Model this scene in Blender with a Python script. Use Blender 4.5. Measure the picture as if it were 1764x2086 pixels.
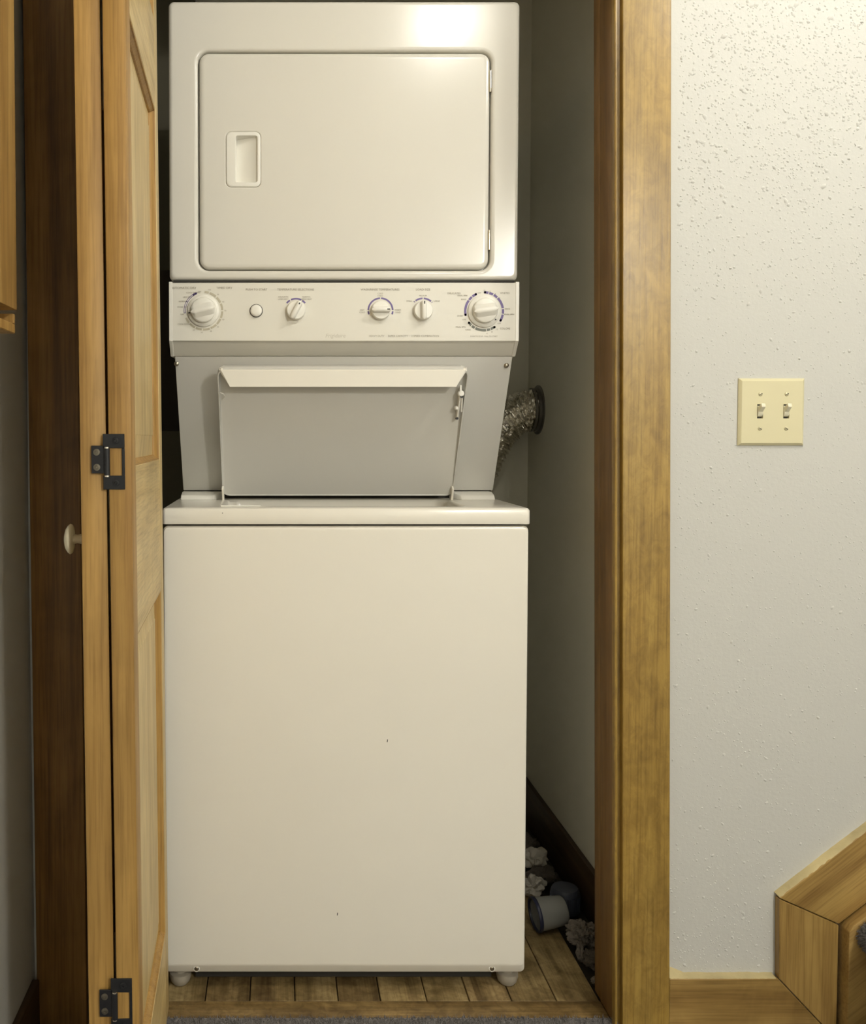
import bpy, bmesh, math, random
from mathutils import Vector, Matrix, noise

# ------------------------------------------------------------------ clean
for o in list(bpy.data.objects):
    bpy.data.objects.remove(o, do_unlink=True)
scene = bpy.context.scene
COL = scene.collection
random.seed(7)

# ------------------------------------------------------------------ camera
IMG_W, IMG_H = 1764.0, 2086.0
F_PX = 1848.0            # focal length in pixels of the full frame
PITCH = math.radians(1.9)
PX, PY = 565.0, 892.0 + F_PX * math.tan(PITCH)   # principal point (cropped photo)
cam_d = bpy.data.cameras.new('camera')
cam = bpy.data.objects.new('camera', cam_d)
COL.objects.link(cam)
cam.location = (0, -1.6, 1.056)
cam.rotation_euler = (math.pi / 2 - PITCH, 0, 0)
cam_d.sensor_fit = 'VERTICAL'
cam_d.sensor_height = 36.0
cam_d.lens = 36.0 * F_PX / IMG_H
cam_d.shift_x = (IMG_W / 2 - PX) / IMG_H
cam_d.shift_y = -(IMG_H / 2 - PY) / IMG_H
cam_d.clip_start = 0.02
scene.camera = cam

# ------------------------------------------------------------------ world, exposure
w = bpy.data.worlds.new('world')
scene.world = w
w.use_nodes = True
w.node_tree.nodes['Background'].inputs[0].default_value = (1.0, 0.93, 0.8, 1)
w.node_tree.nodes['Background'].inputs[1].default_value = 0.02
vs = scene.view_settings
vs.view_transform = 'Standard'
vs.look = 'None'
vs.gamma = 1.0
vs.use_curve_mapping = False
vs.exposure = 0.16
LAMP_COL = (1.0, 0.972, 0.885)
LAMPS = [  # name, location of globe centre, radius, emission strength
    ('lamp near the closet', (0.548, -1.06, 2.42), 0.055, 130.0),
    ('lamp over the stairs', (1.25, -0.82, 2.34), 0.085, 100.0),
    ('fill lamp further down the hall', (1.35, -2.70, 1.95), 0.10, 240.0),  # unseen lamp added as frontal fill
]


# ------------------------------------------------------------------ helpers: materials
def lin(c):
    c = c / 255.0
    return c / 12.92 if c <= 0.04045 else ((c + 0.055) / 1.055) ** 2.4


def rgb(r, g, b):
    return (lin(r), lin(g), lin(b), 1.0)


class NT:
    def __init__(s, name):
        s.m = bpy.data.materials.new(name)
        s.m.use_nodes = True
        s.t = s.m.node_tree
        s.b = s.t.nodes['Principled BSDF']

    def n(s, kind, **kw):
        nd = s.t.nodes.new(kind)
        for k, v in kw.items():
            if k == 'inp':
                for kk, vv in v.items():
                    nd.inputs[kk].default_value = vv
            else:
                setattr(nd, k, v)
        return nd

    def l(s, a, b):
        s.t.links.new(a, b)

    def coord(s, scale=(1, 1, 1), rot=(0, 0, 0), loc=(0, 0, 0)):
        out = s.n('ShaderNodeTexCoord').outputs['Object']
        if any(rot):
            mr = s.n('ShaderNodeMapping')
            mr.inputs['Rotation'].default_value = rot
            s.l(out, mr.inputs['Vector'])
            out = mr.outputs['Vector']
        mp = s.n('ShaderNodeMapping')
        mp.inputs['Scale'].default_value = scale
        mp.inputs['Location'].default_value = loc
        s.l(out, mp.inputs['Vector'])
        return mp.outputs['Vector']

    def noise(s, vec, scale, detail=4, rough=0.55, dist=0.0):
        nd = s.n('ShaderNodeTexNoise', inp={'Scale': scale, 'Detail': detail, 'Roughness': rough, 'Distortion': dist})
        s.l(vec, nd.inputs['Vector'])
        return nd.outputs['Fac']

    def ramp(s, fac, stops):
        nd = s.n('ShaderNodeValToRGB')
        el = nd.color_ramp.elements
        while len(el) < len(stops):
            el.new(0.5)
        for e, (p, c) in zip(el, stops):
            e.position = p
            e.color = c
        s.l(fac, nd.inputs['Fac'])
        return nd.outputs['Color']

    def mix(s, fac, a, b, mode='MIX'):
        nd = s.n('ShaderNodeMix', data_type='RGBA', blend_type=mode)
        if isinstance(fac, (int, float)):
            nd.inputs[0].default_value = fac
        else:
            s.l(fac, nd.inputs[0])
        for i, v in ((6, a), (7, b)):
            if isinstance(v, tuple):
                nd.inputs[i].default_value = v
            else:
                s.l(v, nd.inputs[i])
        return nd.outputs[2]

    def bump(s, h, strength=0.2, dist=0.001):
        nd = s.n('ShaderNodeBump', inp={'Strength': strength, 'Distance': dist})
        s.l(h, nd.inputs['Height'])
        s.l(nd.outputs['Normal'], s.b.inputs['Normal'])

    def set(s, **kw):
        for k, v in kw.items():
            s.b.inputs[k.replace('_', ' ')].default_value = v
        return s


def plain(name, c, rough=0.5, metal=0.0, spec=0.5, bump=None, var=0.0, coat=0.0):
    m = NT(name)
    m.set(Roughness=rough, Metallic=metal)
    m.b.inputs['Specular IOR Level'].default_value = spec
    m.b.inputs['Coat Weight'].default_value = coat
    if var:
        f = m.noise(m.coord((1, 1, 1)), 6.0, 5)
        d = tuple(x * (1 - var) for x in c[:3]) + (1,)
        m.l(m.ramp(f, [(0.3, d), (0.7, c)]), m.b.inputs['Base Color'])
    else:
        m.b.inputs['Base Color'].default_value = c
    if bump:
        sc, st, di = bump
        m.bump(m.noise(m.coord(), sc, 3), st, di)
    return m.m


def wood(name, light, mid, dark, axis='z', rough=0.38, fine=1.0, blotch=0.5, coat=0.0, spec=0.45, tilt=0.0, mottle=0.0):
    """Stained wood: grain stretched along one axis of the piece."""
    m = NT(name)
    a, b = 1.6, 34.0
    sc = {'z': (b, b, a), 'x': (a, b, b), 'y': (b, a, b)}[axis]
    v = m.coord(sc, rot=(0, tilt, 0))
    g = m.noise(v, 1.0 * fine, 6, 0.6, 0.25)
    fb = {'z': (260, 260, 7), 'x': (7, 260, 260), 'y': (260, 7, 260)}[axis]
    p = m.noise(m.coord(fb, rot=(0, tilt, 0)), 1.0, 3, 0.6)
    bl = m.noise(m.coord((5, 5, 3)), 1.6, 4, 0.6, 0.6)
    c1 = m.ramp(g, [(0.3, dark), (0.5, mid), (0.72, light)])
    c2 = m.ramp(p, [(0.32, (0.55, 0.5, 0.45, 1)), (0.55, (1, 1, 1, 1))])
    c3 = m.ramp(bl, [(0.35, (1 - blotch, 1 - blotch * 1.05, 1 - blotch * 1.15, 1)), (0.65, (1.0, 1.0, 1.0, 1))])
    c = m.mix(0.55, c1, c2, 'MULTIPLY')
    c = m.mix(1.0, c, c3, 'MULTIPLY')
    if mottle:
        mo = m.noise(m.coord((52, 52, 30)), 1.0, 5, 0.65, 0.8)
        c = m.mix(1.0, c, m.ramp(mo, [(0.36, (1 - mottle, 1 - mottle * 1.1, 1 - mottle * 1.25, 1)), (0.6, (1, 1, 1, 1))]), 'MULTIPLY')
    m.l(c, m.b.inputs['Base Color'])
    m.set(Roughness=rough)
    m.b.inputs['Specular IOR Level'].default_value = spec
    m.b.inputs['Coat Weight'].default_value = coat
    m.b.inputs['Coat Roughness'].default_value = 0.45
    m.bump(p, 0.18, 0.0006)
    return m.m


MAT = {}
def make_materials():
    M = MAT
    # --- machine
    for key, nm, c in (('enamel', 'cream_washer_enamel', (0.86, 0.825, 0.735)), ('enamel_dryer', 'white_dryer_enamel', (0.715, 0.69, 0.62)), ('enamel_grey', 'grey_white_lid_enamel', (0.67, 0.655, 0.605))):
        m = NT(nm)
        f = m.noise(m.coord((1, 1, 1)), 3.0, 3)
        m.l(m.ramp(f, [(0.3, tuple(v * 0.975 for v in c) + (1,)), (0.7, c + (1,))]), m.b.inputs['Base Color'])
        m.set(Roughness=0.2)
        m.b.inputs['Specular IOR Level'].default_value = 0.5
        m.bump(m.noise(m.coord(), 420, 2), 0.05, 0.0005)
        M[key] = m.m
    M['plastic'] = plain('white_plastic', (0.83, 0.81, 0.74, 1), 0.33, bump=(900, 0.05, 0.0003))
    M['panel_film'] = plain('control_panel_film', (0.755, 0.73, 0.65, 1), 0.42, bump=(1200, 0.06, 0.0003))
    M['purple'] = plain('purple_print', (0.16, 0.12, 0.30, 1), 0.5)
    M['greygreen'] = plain('grey_green_print', (0.17, 0.18, 0.15, 1), 0.5)
    M['beige'] = plain('beige_print', (0.50, 0.46, 0.35, 1), 0.5)
    M['text'] = plain('grey_print', (0.30, 0.27, 0.21, 1), 0.5)
    M['brand'] = plain('silver_print', (0.56, 0.53, 0.45, 1), 0.35, metal=0.2)
    M['black'] = plain('black_mark', (0.015, 0.013, 0.012, 1), 0.5)
    M['gap'] = plain('dark_gap', (0.03, 0.027, 0.022, 1), 0.8)
    M['chrome'] = plain('bright_metal', (0.75, 0.70, 0.6, 1), 0.22, metal=1.0)
    M['screw'] = plain('zinc_screw', (0.42, 0.38, 0.30, 1), 0.35, metal=1.0)
    M['tub'] = plain('washer_tub_grey', (0.26, 0.25, 0.22, 1), 0.5)
    M['foot'] = plain('grey_white_foot', (0.42, 0.38, 0.31, 1), 0.55, var=0.3)
    # --- woods
    M['casing'] = wood('honey_maple_casing', rgb(178, 147, 74), rgb(169, 137, 65), rgb(157, 125, 56), 'z', 0.33, 1.0, 0.24, spec=0.55, mottle=0.24, coat=0.08)
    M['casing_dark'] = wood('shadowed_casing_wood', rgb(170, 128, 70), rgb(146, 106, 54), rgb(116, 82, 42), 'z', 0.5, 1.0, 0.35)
    M['jamb'] = wood('brown_jamb_wood', rgb(158, 124, 76), rgb(144, 110, 64), rgb(126, 94, 52), 'z', 0.45, 1.2, 0.3)
    M['door'] = wood('pine_door', rgb(222, 198, 140), rgb(208, 182, 124), rgb(188, 158, 100), 'z', 0.42, 0.8, 0.22)
    M['door_rail'] = wood('pine_door_rail', rgb(222, 198, 140), rgb(208, 182, 124), rgb(188, 158, 100), 'y', 0.42, 0.8, 0.22)
    M['door_edge'] = wood('orange_pine_edge', rgb(186, 148, 84), rgb(174, 136, 73), rgb(154, 116, 58), 'z', 0.5, 0.9, 0.2)
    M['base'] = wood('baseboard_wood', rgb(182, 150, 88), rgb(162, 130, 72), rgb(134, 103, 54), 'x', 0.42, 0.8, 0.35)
    M['skirt_v'] = wood('skirt_wood_upright', rgb(190, 158, 94), rgb(172, 140, 80), rgb(146, 114, 62), 'z', 0.42, 1.1, 0.2)
    M['skirt_d'] = wood('skirt_wood_sloping', rgb(190, 158, 94), rgb(172, 140, 80), rgb(146, 114, 62), 'x', 0.42, 1.0, 0.2, tilt=math.radians(39))
    M['skirt_in'] = wood('inner_skirt_wood', rgb(194, 162, 100), rgb(176, 144, 84), rgb(150, 118, 66), 'x', 0.5, 1.0, 0.3, tilt=math.radians(39))
    M['plank'] = wood('worn_plank', rgb(206, 184, 136), rgb(168, 146, 100), rgb(92, 70, 42), 'y', 0.55, 0.6, 0.55, mottle=0.3)
    M['plank2'] = wood('worn_plank_dark', rgb(196, 172, 126), rgb(152, 130, 88), rgb(84, 64, 38), 'y', 0.55, 0.9, 0.6, mottle=0.35)
    M['threshold'] = wood('worn_threshold', rgb(192, 164, 108), rgb(150, 124, 78), rgb(104, 82, 48), 'x', 0.5, 0.7, 0.5, mottle=0.35)
    M['cabinet'] = wood('cabinet_oak', rgb(206, 172, 108), rgb(190, 152, 88), rgb(160, 122, 66), 'z', 0.4, 0.8, 0.25)
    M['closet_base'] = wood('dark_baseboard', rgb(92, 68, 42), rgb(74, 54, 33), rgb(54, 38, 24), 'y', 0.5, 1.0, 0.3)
    M['slit_shade_olive'] = plain('olive_slit_shade', (0.14, 0.125, 0.085, 1), 0.6)
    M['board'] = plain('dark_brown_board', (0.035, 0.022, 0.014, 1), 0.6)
    M['caulk'] = plain('old_cream_caulk', rgb(214, 196, 146), 0.5, var=0.45, bump=(90, 0.6, 0.002))
    # --- walls
    m = NT('textured_plaster')
    big = m.noise(m.coord(), 26, 5, 0.6, 0.3)
    fine = m.noise(m.coord(), 150, 3, 0.6)
    h = m.mix(0.45, big, fine)
    m.b.inputs['Base Color'].default_value = (0.565, 0.558, 0.52, 1)
    m.set(Roughness=0.62)
    m.bump(h, 0.22, 0.005)
    M['wall'] = m.m
    m = NT('closet_plaster')
    m.b.inputs['Base Color'].default_value = (0.86, 0.83, 0.70, 1)
    m.set(Roughness=0.7)
    m.bump(m.noise(m.coord(), 60, 4), 0.25, 0.003)
    M['closet'] = m.m
    M['white_wall'] = plain('white_wall_paint', (0.82, 0.81, 0.76, 1), 0.7)
    M['bumps'] = plain('plaster_bumps', (0.565, 0.558, 0.52, 1), 0.6)
    M['ceiling'] = plain('ceiling_white', (0.55, 0.54, 0.50, 1), 0.8)
    m = NT('grey_carpet')
    f = m.noise(m.coord(), 380, 4, 0.7)
    m.l(m.ramp(f, [(0.3, (0.16, 0.15, 0.145, 1)), (0.7, (0.46, 0.43, 0.42, 1))]), m.b.inputs['Base Color'])
    m.set(Roughness=0.95)
    m.bump(f, 1.0, 0.006)
    M['carpet'] = m.m
    M['subfloor'] = plain('dusty_subfloor', (0.055, 0.042, 0.028, 1), 0.85, var=0.5, bump=(120, 0.5, 0.003))
    # --- hardware
    M['hinge'] = plain('black_iron_hinge', (0.012, 0.012, 0.014, 1), 0.42, spec=0.4)
    M['hinge_screw'] = plain('hinge_screw_steel', (0.20, 0.18, 0.14, 1), 0.4, metal=0.9)
    M['knob'] = plain('cream_ceramic', (0.72, 0.66, 0.48, 1), 0.2)
    M['knob_base'] = plain('tan_knob_neck', (0.50, 0.40, 0.24, 1), 0.35)
    M['ivory'] = plain('ivory_switch_plastic', (0.66, 0.605, 0.385, 1), 0.35)
    M['ivory2'] = plain('pale_toggle_plastic', (0.76, 0.72, 0.55, 1), 0.3)
    M['ivory_screw'] = plain('painted_plate_screw', (0.60, 0.55, 0.36, 1), 0.3, metal=0.2)
    # --- foil duct
    m = NT('crinkled_foil')
    m.b.inputs['Base Color'].default_value = (0.88, 0.85, 0.78, 1)
    m.set(Roughness=0.2, Metallic=1.0)
    m.bump(m.noise(m.coord(), 90, 3, 0.6, 0.5), 0.6, 0.005)
    M['foil'] = m.m
    M['collar'] = plain('dull_duct_collar', (0.25, 0.24, 0.22, 1), 0.4, metal=0.9)
    # --- litter
    M['paper'] = plain('crumpled_white_paper', (0.62, 0.58, 0.50, 1), 0.8, var=0.25)
    M['lint'] = plain('grey_lint', (0.30, 0.26, 0.22, 1), 0.95, var=0.4, bump=(300, 1.0, 0.004))
    M['lint_dark'] = plain('dark_dusty_lint', (0.16, 0.135, 0.11, 1), 0.95, var=0.4, bump=(300, 1.0, 0.004))
    m = NT('clear_grey_plastic')
    m.b.inputs['Base Color'].default_value = (0.42, 0.42, 0.40, 1)
    m.set(Roughness=0.22)
    m.b.inputs['Transmission Weight'].default_value = 0.35
    M['cup'] = m.m
    M['navy'] = plain('navy_plastic', (0.018, 0.022, 0.055, 1), 0.35)
    M['bluegrey'] = plain('blue_grey_plastic', (0.075, 0.085, 0.12, 1), 0.35)
    # lamp glass
    for i, (nm, loc, r, st) in enumerate(LAMPS):
        m = NT('lit_globe_%d' % i)
        m.b.inputs['Base Color'].default_value = (0.8, 0.8, 0.8, 1)
        m.b.inputs['Emission Color'].default_value = LAMP_COL + (1,)
        m.b.inputs['Emission Strength'].default_value = st
        M['globe%d' % i] = m.m


make_materials()

# ------------------------------------------------------------------ helpers: geometry
ORG = {}


def root(name, label, cat, loc=(0, 0, 0), group=None):
    o = bpy.data.objects.new(name, None)
    o.empty_display_size = 0.05
    o.location = loc
    COL.objects.link(o)
    o['label'] = label
    o['category'] = cat
    if group:
        o['group'] = group
    ORG[o.name] = Vector(loc)
    return o


def tag(o, label, cat, group=None, kind=None):
    o['label'] = label
    o['category'] = cat
    if group:
        o['group'] = group
    if kind:
        o['kind'] = kind
    return o


class G:
    """Collects world-space geometry for ONE mesh object."""

    def __init__(s):
        s.v, s.f = [], []

    def add(s, V, Fs):
        k = len(s.v)
        s.v += [tuple(p) for p in V]
        s.f += [tuple(i + k for i in f) for f in Fs]
        return s

    def box(s, x0, x1, y0, y1, z0, z1):
        V = [(x, y, z) for x in (x0, x1) for y in (y0, y1) for z in (z0, z1)]
        return s.add(V, [(0, 1, 3, 2), (4, 6, 7, 5), (0, 4, 5, 1), (2, 3, 7, 6), (0, 2, 6, 4), (1, 5, 7, 3)])

    def loft(s, loops, cap0=False, cap1=False):
        n = len(loops[0])
        V = [p for lp in loops for p in lp]
        Fs = []
        for i in range(len(loops) - 1):
            for j in range(n):
                k = (j + 1) % n
                Fs.append((i * n + j, i * n + k, (i + 1) * n + k, (i + 1) * n + j))
        if cap0:
            Fs.append(tuple(range(n))[::-1])
        if cap1:
            Fs.append(tuple(range((len(loops) - 1) * n, len(loops) * n)))
        return s.add(V, Fs)

    def prism_x(s, yz, x0, x1):
        n = len(yz)
        return s.loft([[(x0, y, z) for y, z in yz], [(x1, y, z) for y, z in yz]], True, True)

    def prism_y(s, xz, y0, y1):
        return s.loft([[(x, y0, z) for x, z in xz], [(x, y1, z) for x, z in xz]], True, True)

    def revolve(s, c, prof, axis='y', n=32, cap0=True, cap1=True):
        """prof: (radius, offset along axis) from centre c."""
        loops = []
        for r, d in prof:
            lp = []
            for i in range(n):
                a = 2 * math.pi * i / n
                u, w_ = r * math.cos(a), r * math.sin(a)
                if axis == 'y':
                    lp.append((c[0] + u, c[1] + d, c[2] + w_))
                elif axis == 'z':
                    lp.append((c[0] + u, c[1] + w_, c[2] + d))
                else:
                    lp.append((c[0] + d, c[1] + u, c[2] + w_))
            loops.append(lp)
        return s.loft(loops, cap0, cap1)

    def tube(s, path, rad, n=16, cap=True):
        loops = []
        up = Vector((0, 0, 1))
        for i, p in enumerate(path):
            a = Vector(path[max(i - 1, 0)])
            b = Vector(path[min(i + 1, len(path) - 1)])
            d = (b - a).normalized()
            x = d.cross(up)
            if x.length < 1e-4:
                x = d.cross(Vector((0, 1, 0)))
            x.normalize()
            y = x.cross(d)
            r = rad[i] if isinstance(rad, (list, tuple)) else rad
            loops.append([tuple(Vector(p) + x * (r * math.cos(2 * math.pi * j / n)) + y * (r * math.sin(2 * math.pi * j / n))) for j in range(n)])
        return s.loft(loops, cap, cap)

    def build(s, name, mat, parent=None, bevel=0.0, seg=2, smooth=35, shear=None, xf=None):
        org = Vector((0, 0, 0))
        if parent is not None:
            p = parent
            while p.parent is not None:
                p = p.parent
            org = ORG.get(p.name, Vector((0, 0, 0)))
        V = [Vector(p) for p in s.v]
        if xf is not None:
            V = [xf(p) for p in V]
        if shear:
            k, z0 = shear
            V = [Vector((p.x + k * (p.z - z0), p.y, p.z)) for p in V]
        me = bpy.data.meshes.new(name)
        me.from_pydata([tuple(p - org) for p in V], [], s.f)
        bm = bmesh.new()
        bm.from_mesh(me)
        bmesh.ops.recalc_face_normals(bm, faces=bm.faces)
        if bevel:
            ed = [e for e in bm.edges if len(e.link_faces) == 2 and e.calc_face_angle(0) > 0.5]
            bmesh.ops.bevel(bm, geom=ed, offset=bevel, segments=seg, affect='EDGES', profile=0.5, clamp_overlap=True)
        bm.to_mesh(me)
        bm.free()
        for p in me.polygons:
            p.use_smooth = True
        me.set_sharp_from_angle(angle=math.radians(smooth))
        me.materials.append(MAT[mat] if isinstance(mat, str) else mat)
        o = bpy.data.objects.new(name, me)
        COL.objects.link(o)
        if parent is not None:
            o.parent = parent
        return o


def rrect(x0, x1, z0, z1, r, n=7):
    pts = []
    for cx, cz, a0 in ((x1 - r, z1 - r, 0), (x0 + r, z1 - r, 90), (x0 + r, z0 + r, 180), (x1 - r, z0 + r, 270)):
        for i in range(n + 1):
            a = math.radians(a0 + 90.0 * i / n)
            pts.append((cx + r * math.cos(a), cz + r * math.sin(a)))
    return pts


def LY(pts, y):
    return [(x, y, z) for x, z in pts]


def LZ(pts, z):
    return [(x, y, z) for x, y in pts]


FONT = {}
def text(name, s, x, y, z, size, mat, parent, align='CENTER', shear=0.0):
    """Flat printed lettering standing on a plane facing -Y."""
    cu = bpy.data.curves.new('t', 'FONT')
    cu.body = s
    cu.size = size
    cu.align_x = align
    cu.align_y = 'CENTER'
    cu.resolution_u = 2
    cu.shear = shear
    tmp = bpy.data.objects.new('t', cu)
    COL.objects.link(tmp)
    bpy.context.view_layer.update()
    dg = bpy.context.evaluated_depsgraph_get()
    me = bpy.data.meshes.new_from_object(tmp.evaluated_get(dg))
    bpy.data.objects.remove(tmp, do_unlink=True)
    p = parent
    while p.parent is not None:
        p = p.parent
    org = ORG.get(p.name, Vector((0, 0, 0)))
    for v in me.vertices:
        c = v.co.copy()
        v.co = Vector((x + c.x, y, z + c.y)) - org
    me.name = name
    me.materials.clear()
    me.materials.append(MAT[mat])
    o = bpy.data.objects.new(name, me)
    COL.objects.link(o)
    o.parent = parent
    return o


# ================================================================== THE ROOM
WL = -0.44          # hall left wall
WR = 2.60           # hall right wall
HALL_BACK = -3.4
CEIL = 2.60
CL_L, CL_R, CL_B = -0.40, 0.70, 0.935     # closet inside
KR = -0.0126        # lean of the right door frame
KL = -0.0053


def struct(o, label, cat):
    o['kind'] = 'structure'
    o['label'] = label
    o['category'] = cat
    return o


# hall walls
g = G()
g.box(0.632, WR, 0.0, 0.10, 0, CEIL)
g.box(WL, -0.375, 0.0, 0.10, 0, CEIL)
g.box(-0.375, 0.632, 0.0, 0.10, 2.06, CEIL)
wall_front = struct(g.build('wall_front', 'wall'), 'pale grey textured plaster wall around the closet opening', 'wall')
struct(G().box(WL - 0.1, WL, HALL_BACK, 0.1, 0, CEIL).build('wall_left', 'wall', shear=(KL, 0.9)), 'shadowed textured plaster wall at the left edge', 'wall')
struct(G().box(WR, WR + 0.1, HALL_BACK, 0.1, 0, CEIL).build('wall_right', 'wall'), 'plain plaster wall at the far right of the hall', 'wall')
struct(G().box(WL, WR, HALL_BACK - 0.1, HALL_BACK, 0, CEIL).build('wall_back', 'white_wall'), 'plain plaster wall behind the viewer', 'wall')
struct(G().box(WL - 0.1, WR + 0.1, HALL_BACK - 0.1, 1.05, CEIL, CEIL + 0.1).build('ceiling', 'ceiling'), 'flat white hall ceiling', 'ceiling')
floor = struct(G().box(WL - 0.1, WR + 0.1, HALL_BACK - 0.1, 0.015, -0.06, 0.002).build('floor', 'carpet'), 'grey carpet in front of the closet threshold', 'floor')
# closet shell
struct(G().box(CL_L - 0.06, CL_R + 0.08, CL_B, CL_B + 0.06, -0.05, CEIL).build('wall_closet_back', 'closet'), 'dim plaster wall at the back of the closet', 'wall')
struct(G().box(CL_R, CL_R + 0.06, 0.10, CL_B, -0.05, CEIL).build('wall_closet_right', 'closet'), 'dim plaster wall on the right inside the closet', 'wall')
struct(G().box(CL_L - 0.06, CL_L, 0.10, CL_B, -0.05, CEIL).build('wall_closet_left', 'closet'), 'dark plaster wall on the left inside the closet', 'wall')

# closet plank floor
fc = struct(G().box(CL_L, CL_R, 0.0151, CL_B, -0.06, -0.014).build('floor_closet', 'subfloor'), 'worn plank floor inside the closet with a dusty bare strip on the right', 'floor')
seams = [-0.385, -0.302, -0.219, -0.136, -0.052, 0.033, 0.1143, 0.1939, 0.281, 0.3606, 0.4402, 0.5245, 0.6055]
for i in range(len(seams) - 1):
    x0, x1 = seams[i] + 0.0009, seams[i + 1] - 0.0009
    o = G().box(x0, x1, 0.0675, CL_B - 0.002, -0.0138, 0.0 + random.uniform(-0.0006, 0.0006)).build('plank', 'plank' if i % 3 else 'plank2', fc, bevel=0.0012, seg=1)
    # give every board its own stretch of grain
    off = Vector((random.uniform(-3, 3), random.uniform(-3, 3), random.uniform(-3, 3)))
    for v in o.data.vertices:
        v.co -= off
    o.location = off
G().box(-0.345, 0.6055, 0.0152, 0.0665, -0.0138, 0.0015).build('threshold_board', 'threshold', fc, bevel=0.002)

# carpet pile along the visible edge
g = G()
rp = random.Random(3)
for i in range(5200):
    x = rp.uniform(-0.24, 0.62)
    y = rp.uniform(-0.05, 0.0155)
    h = rp.uniform(0.003, 0.0085)
    r = rp.uniform(0.0009, 0.0018)
    dx, dy = rp.uniform(-0.003, 0.003), rp.uniform(-0.003, 0.002)
    a = rp.uniform(0, 6.28)
    V = [(x + r * math.cos(a + k * 2.094), y + r * math.sin(a + k * 2.094), 0.001) for k in range(3)] + [(x + dx, y + dy, 0.002 + h)]
    g.add(V, [(0, 1, 3), (1, 2, 3), (2, 0, 3)])
o = g.build('carpet_pile', 'carpet', floor)
o['kind'] = 'stuff'

# plaster bumps on the lit wall (real relief that the lamps rake)
rw = random.Random(11)
ico_v = [Vector(v) for v in ((0, -1, 0), (0.9, -0.25, 0), (0.28, -0.3, 0.85), (-0.73, -0.25, 0.53), (-0.73, -0.25, -0.53), (0.28, -0.3, -0.85), (1.25, 0.2, 0.1), (0.38, 0.2, 1.15), (-1.0, 0.2, 0.7), (-1.0, 0.2, -0.7), (0.38, 0.2, -1.15))]
ico_f = [(0, 1, 2), (0, 2, 3), (0, 3, 4), (0, 4, 5), (0, 5, 1), (1, 6, 7, 2), (2, 7, 8, 3), (3, 8, 9, 4), (4, 9, 10, 5), (5, 10, 6, 1)]
g = G()
cnt = 0
while cnt < 10400:
    x = rw.uniform(0.70, 1.50)
    z = rw.uniform(0.09, 1.86)
    if z < 0.26 + max(0.0, x - 0.89) * 0.8 and x > 0.885:
        continue
    dens = 0.20 + 0.55 * max(0, min(1, (z - 1.30) / 0.35)) + 0.35 * max(0, 1 - abs(z - 0.16) / 0.10)
    dens *= 0.35 + 1.3 * (0.5 + 0.5 * noise.noise(Vector((x * 7, 3.1, z * 7))))
    if rw.random() > dens:
        continue
    r = rw.uniform(0.0008, 0.0017) * (1.0 + 1.2 * (rw.random() ** 6))
    up_ = max(0.0, min(1.0, (z - 1.25) / 0.3))
    r *= 0.8 + 0.32 * up_
    hgt = r * rw.uniform(0.5, 1.05) * (1 + 0.12 * up_)
    a = rw.uniform(0, 6.28)
    ca, sa = math.cos(a), math.sin(a)
    st = rw.uniform(0.8, 1.7)
    V = []
    for v in ico_v:
        u, w_ = v.x * r * st, v.z * r
        V.append((x + ca * u - sa * w_, min(v.y * hgt, 0.0002), z + sa * u + ca * w_))
    g.add(V, ico_f)
    cnt += 1
o = g.build('plaster_bumps', 'bumps', wall_front, smooth=60)
o['kind'] = 'stuff'

# ------------------------------------------------------------------ right door frame
ZT = 2.06
prof = [(0.6915, 0.0), (0.6915, -0.0168), (0.6903, -0.018), (0.6090, -0.018), (0.6078, -0.0168), (0.6074, -0.0050), (0.6012, -0.0040), (0.6008, -0.0108), (0.5998, -0.0128), (0.5978, -0.0130), (0.5962, -0.0118), (0.5955, -0.0090), (0.5955, 0.0)]
struct(G().loft([[(x, y, 0.0) for x, y in prof], [(x, y, ZT + 0.085) for x, y in prof]], True, True).build('trim_1', 'casing', shear=(KR, 0.58), smooth=28), 'honey coloured wood door casing right of the closet', 'door casing')
struct(G().box(0.5985, 0.632, 0.0002, 0.068, 0, ZT).build('trim_2', 'jamb', bevel=0.0012, shear=(KR, 0.58)), 'brown wood door jamb right of the laundry machine', 'door jamb')
struct(G().box(0.5998, 0.632, 0.0682, 0.102, 0, ZT).build('trim_3', 'jamb', bevel=0.001, shear=(KR, 0.58)), 'darker rear strip of the right door jamb', 'door jamb')
# left door frame (in the shade of the folded door)
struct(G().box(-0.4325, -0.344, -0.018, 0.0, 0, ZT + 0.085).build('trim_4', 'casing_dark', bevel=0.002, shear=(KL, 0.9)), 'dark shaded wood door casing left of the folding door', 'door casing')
struct(G().box(-0.375, -0.352, 0.0, 0.102, 0, ZT).build('trim_5', 'jamb', bevel=0.001, shear=(KL, 0.9)), 'left door jamb hidden behind the folding door', 'door jamb')
# header casing and jamb (above the frame)
struct(G().box(-0.348, 0.572, -0.018, 0.0, ZT, ZT + 0.085).build('trim_6', 'casing', bevel=0.002), 'wood head casing above the closet opening', 'door casing')

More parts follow.
